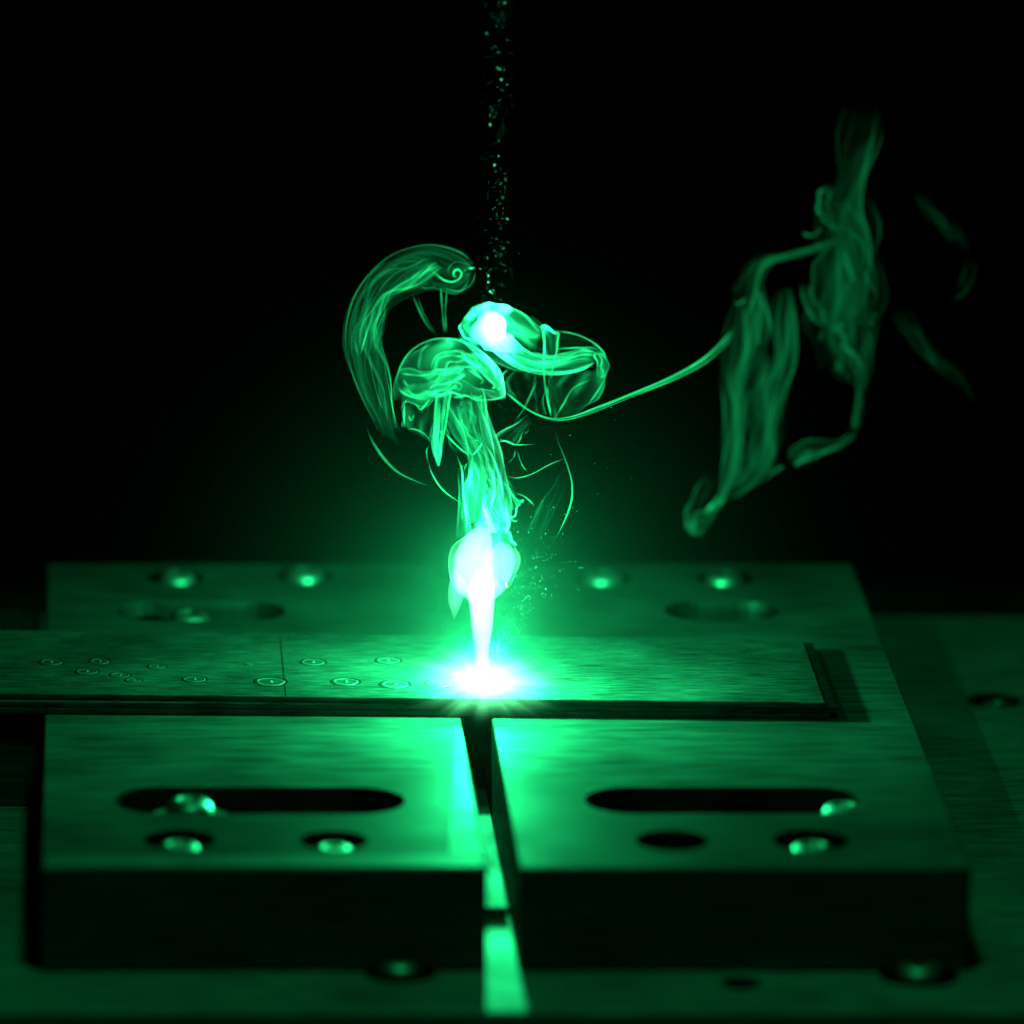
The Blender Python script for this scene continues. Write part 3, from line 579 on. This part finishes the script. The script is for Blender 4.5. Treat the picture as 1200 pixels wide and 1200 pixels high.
# ------------------------------------------------------------------ drifting wisp, right
DOFF[0] = 460.0
wi = smoke_thing('smoke_wisp', 'faint tall smoke wisp drifting away at right')
W1 = dict(nu=110, nv=130)
ribbon(wi, 'sheet', [(985, 280), (925, 295), (892, 296), (876, 308), (868, 330), (858, 352)], [(985, 286), (930, 302), (906, 310), (896, 330), (898, 365), (890, 405)], SM['wfull'], (60, 40, 30), .4, (-.3, 3.4), ((2, .08), (4, .04)), 1.6, .9, 14, 1.5, (.15, .25), seed=51, layers=2, spread=0.1, **W1)
ribbon(wi, 'sheet', [(862, 350), (850, 392), (846, 440), (849, 500), (848, 550), (838, 590), (822, 608)], [(896, 330), (900, 375), (890, 410), (872, 450), (868, 510), (860, 560), (832, 606)], SM['wfull'], (30, 30, 36, 30), .4, FULL, ((2, .1), (5, .06)), 1.6, 1.1, 16, 2, (.15, .08), seed=52, layers=2, spread=0.1, **W1)
ribbon(wi, 'sheet', [(916, 330), (910, 370), (914, 410), (902, 450), (896, 500), (880, 548), (850, 588)], [(924, 330), (936, 375), (934, 415), (918, 462), (908, 510), (904, 545), (866, 582)], SM['wfull'], (36, 44, 40), .4, FULL, ((2, .12), (5, .05)), 1.5, 1.1, 14, 2, (.25, .15), seed=53, layers=2, spread=0.1, **W1)
ribbon(wi, 'sheet', [(850, 410), (856, 460), (860, 520), (850, 580)], [(925, 400), (918, 460), (908, 520), (900, 552)], SM['wmid'], (50, 50), .3, (-.2, 3.3), ((2, .06), (4, .04)), 1.5, 1.2, 14, 3, (.25, .1), seed=54, layers=2, spread=0.1, **W1)
ribbon(wi, 'foot', [(843, 582), (828, 596), (815, 600), (805, 608), (804, 620)], [(848, 590), (836, 604), (830, 614), (824, 622), (812, 627)], SM['wfull'], (30, 24, 20), .5, FULL, ((2, .1),), 2.4, .8, 10, 1, (.08, .05), nu=60, nv=70, seed=55, layers=1, spread=0.1)
ribbon(wi, 'foot', [(828, 548), (814, 578), (803, 604), (806, 622)], [(840, 556), (824, 586), (818, 604), (820, 620)], SM['wmid'], (26, 20), .4, (-.3, 3.4), (), 1.8, .7, 10, 1, (.4, .1), nu=60, nv=60, seed=56, layers=1, spread=0.1)
ribbon(wi, 'sheet', [(952, 400), (958, 310), (962, 250), (974, 215), (984, 175), (998, 140), (1008, 115)], [(1010, 400), (1014, 310), (1006, 250), (1012, 210), (1020, 180), (1034, 150), (1042, 118)], SM['wmid'], (50, 70, 90), .4, FULL, ((2, .14), (3, .08), (5, .05)), 1.7, 1.1, 14, 4, (.4, .4), seed=57, layers=2, spread=0.1, **W1)
ribbon(wi, 'sheet', [(968, 215), (960, 300), (950, 365), (962, 410), (960, 440)], [(1006, 215), (1024, 300), (1028, 365), (1010, 410), (990, 440)], SM['wmid'], (60, 70), .4, FULL, ((2, .1), (3, .06)), 1.4, 1.1, 14, 4, (.45, .4), seed=58, layers=2, spread=0.1, **W1)
ribbon(wi, 'sheet', [(1010, 360), (1008, 420), (1004, 470), (1000, 504)], [(1030, 360), (1022, 420), (1010, 470), (1004, 506)], SM['wmid'], (60, 50), .5, FULL, ((2, .1),), 1.6, .9, 8, 1, (.3, .05), nu=60, nv=60, seed=59, layers=2, spread=0.1)
ribbon(wi, 'bulge', [(926, 540), (928, 526), (942, 516), (960, 515), (985, 516), (1000, 502)], [(930, 547), (942, 540), (955, 536), (968, 530), (988, 522), (1004, 505)], SM['wfull'], (40, 46), .5, FULL, (), 1.8, .7, 8, 1, (.05, .1), nu=60, nv=60, seed=60, layers=1, spread=0.1)
ribbon(wi, 'bulb', [(972, 214), (960, 226), (958, 245), (966, 258)], [(980, 220), (974, 230), (974, 245), (980, 262)], SM['wfull'], 60, .5, (-.3, 3.4), (), 2.2, .7, 8, 1, (.3, .15), nu=50, nv=50, seed=61, layers=1, spread=0.1)
ribbon(wi, 'sheet', [(1064, 222), (1080, 246), (1096, 266), (1120, 282), (1138, 300)], [(1072, 218), (1096, 244), (1116, 262), (1132, 284), (1142, 302)], SM['wthin'], 90, .4, (-.3, 3.4), ((2, .08),), 1.8, .9, 8, 2, (.5, .5), nu=60, nv=60, seed=62, layers=2, spread=0.1)
ribbon(wi, 'sheet', [(938, 330), (940, 350), (950, 368), (962, 384)], [(948, 335), (954, 352), (966, 368), (972, 380)], SM['wmid'], 48, .4, (-.3, 3.4), ((2, .1),), 2.0, .8, 8, 1, (.15, .1), nu=50, nv=50, seed=63, layers=2, spread=0.1)
ribbon(wi, 'sheet', [(962, 380), (975, 410), (985, 440), (1000, 450)], [(1008, 370), (1004, 395), (1006, 420), (1010, 440)], SM['wmid'], 60, .3, (-.2, 3.3), ((2, .1), (4, .05)), .9, 1.2, 10, 5, (.3, .3), nu=60, nv=60, seed=64, layers=2, spread=0.1)
ribbon(wi, 'sheet', [(1030, 350), (1060, 390), (1085, 420), (1115, 445), (1150, 482)], [(1050, 345), (1080, 390), (1100, 415), (1125, 440), (1160, 486)], SM['wthin'], 80, .4, (-.3, 3.4), ((2, .1),), 1.8, .9, 8, 2, (.5, .5), nu=60, nv=60, seed=65, layers=2, spread=0.1)
for k, (pts, m, r, dp) in enumerate([
    ([(838, 588), (830, 597), (828, 603)], 'dense', 2.2, 24), ([(852, 580), (842, 592), (830, 602)], 'full', 1.8, 24), ([(850, 590), (870, 576), (895, 562), (915, 549), (922, 548)], 'mid', 1.5, 34), ([(900, 555), (912, 549), (920, 546)], 'full', 1.5, 36),
    ([(940, 332), (942, 352), (952, 372), (964, 384)], 'full', 1.4, 46), ([(962, 384), (962, 394), (958, 402)], 'mid', 1.3, 46), ([(966, 262), (978, 262), (994, 270), (1008, 282), (1022, 310), (1026, 345), (1018, 364), (1004, 376)], 'mid', 1.4, 60),
    ([(941, 268), (944, 275), (954, 275), (966, 264)], 'mid', 2.4, 60), ([(960, 252), (966, 260), (976, 264), (985, 272)], 'mid', 2.0, 60), ([(998, 504), (985, 517), (968, 528), (952, 535)], 'full', 1.1, 44),
    ([(1138, 300), (1142, 316), (1136, 332), (1128, 345), (1108, 355)], 'faint', 2.0, 92), ([(1136, 302), (1130, 320), (1122, 344)], 'faint', 1.8, 92),
    
    ([(878, 348), (864, 356), (859, 351)], 'full', 1.5, 28), ([(845, 440), (850, 500), (848, 560)], 'mid', 1.6, 24), ([(885, 330), (892, 360), (888, 400), (896, 408)], 'mid', 2.2, 26)]):
    strand(wi, pts, SF[m], r * .75, dp, seed=k + 17, nu=50)

DOFF[0] = 0.0
# ------------------------------------------------------------------ dust in the laser beam and spatter dust near the weld
def dust(name, label, pts, sizes, mat):
    oc = np.array([(1, 0, 0), (-1, 0, 0), (0, 1, 0), (0, -1, 0), (0, 0, 1), (0, 0, -1)], float)
    of = np.array([(0, 2, 4), (2, 1, 4), (1, 3, 4), (3, 0, 4), (2, 0, 5), (1, 2, 5), (3, 1, 5), (0, 3, 5)])
    V = (pts[:, None] + oc[None] * sizes[:, None, None]).reshape(-1, 3) * U
    Q = (of[None] + 6 * np.arange(len(pts))[:, None, None]).reshape(-1, 3)
    return tag(link(name, np_mesh(name, V, Q), mat), label, 'dust', kind='stuff')
dm = bpy.data.materials.new('metal_dust'); dm.use_nodes = True; dm.node_tree.nodes['Principled BSDF'].inputs['Base Color'].default_value = (.3, .3, .3, 1); dm.node_tree.nodes['Principled BSDF'].inputs['Roughness'].default_value = .5
rg = np.random.RandomState(8)
n = 700
Z = rg.uniform(330, 860, n); rad = np.abs(rg.normal(0, 15, n)); an = rg.rand(n) * 6.28
P = np.c_[14.3 - .01 * Z + rg.normal(0, 12, n), rg.normal(0, 12, n), Z]
dust('beam_dust', 'column of tiny dust specks glittering in the vertical laser beam', P, np.clip(np.where(rg.rand(n) < .02, .55, rg.exponential(.06, n) + .08), .08, .7), dm)
n = 1400
d = rg.exponential(90, n) + 30; el = np.clip(rg.normal(1.05, .16, n), .4, 1.4); az = rg.normal(0, .5, n)
P = np.c_[d * np.cos(el) * np.cos(az), d * np.cos(el) * np.sin(az), d * np.sin(el) + 8]
dust('spatter_dust', 'fine spatter dust flying up right of the glowing plume', P, np.clip(rg.exponential(.07, n) + .05, .05, .4), dm)
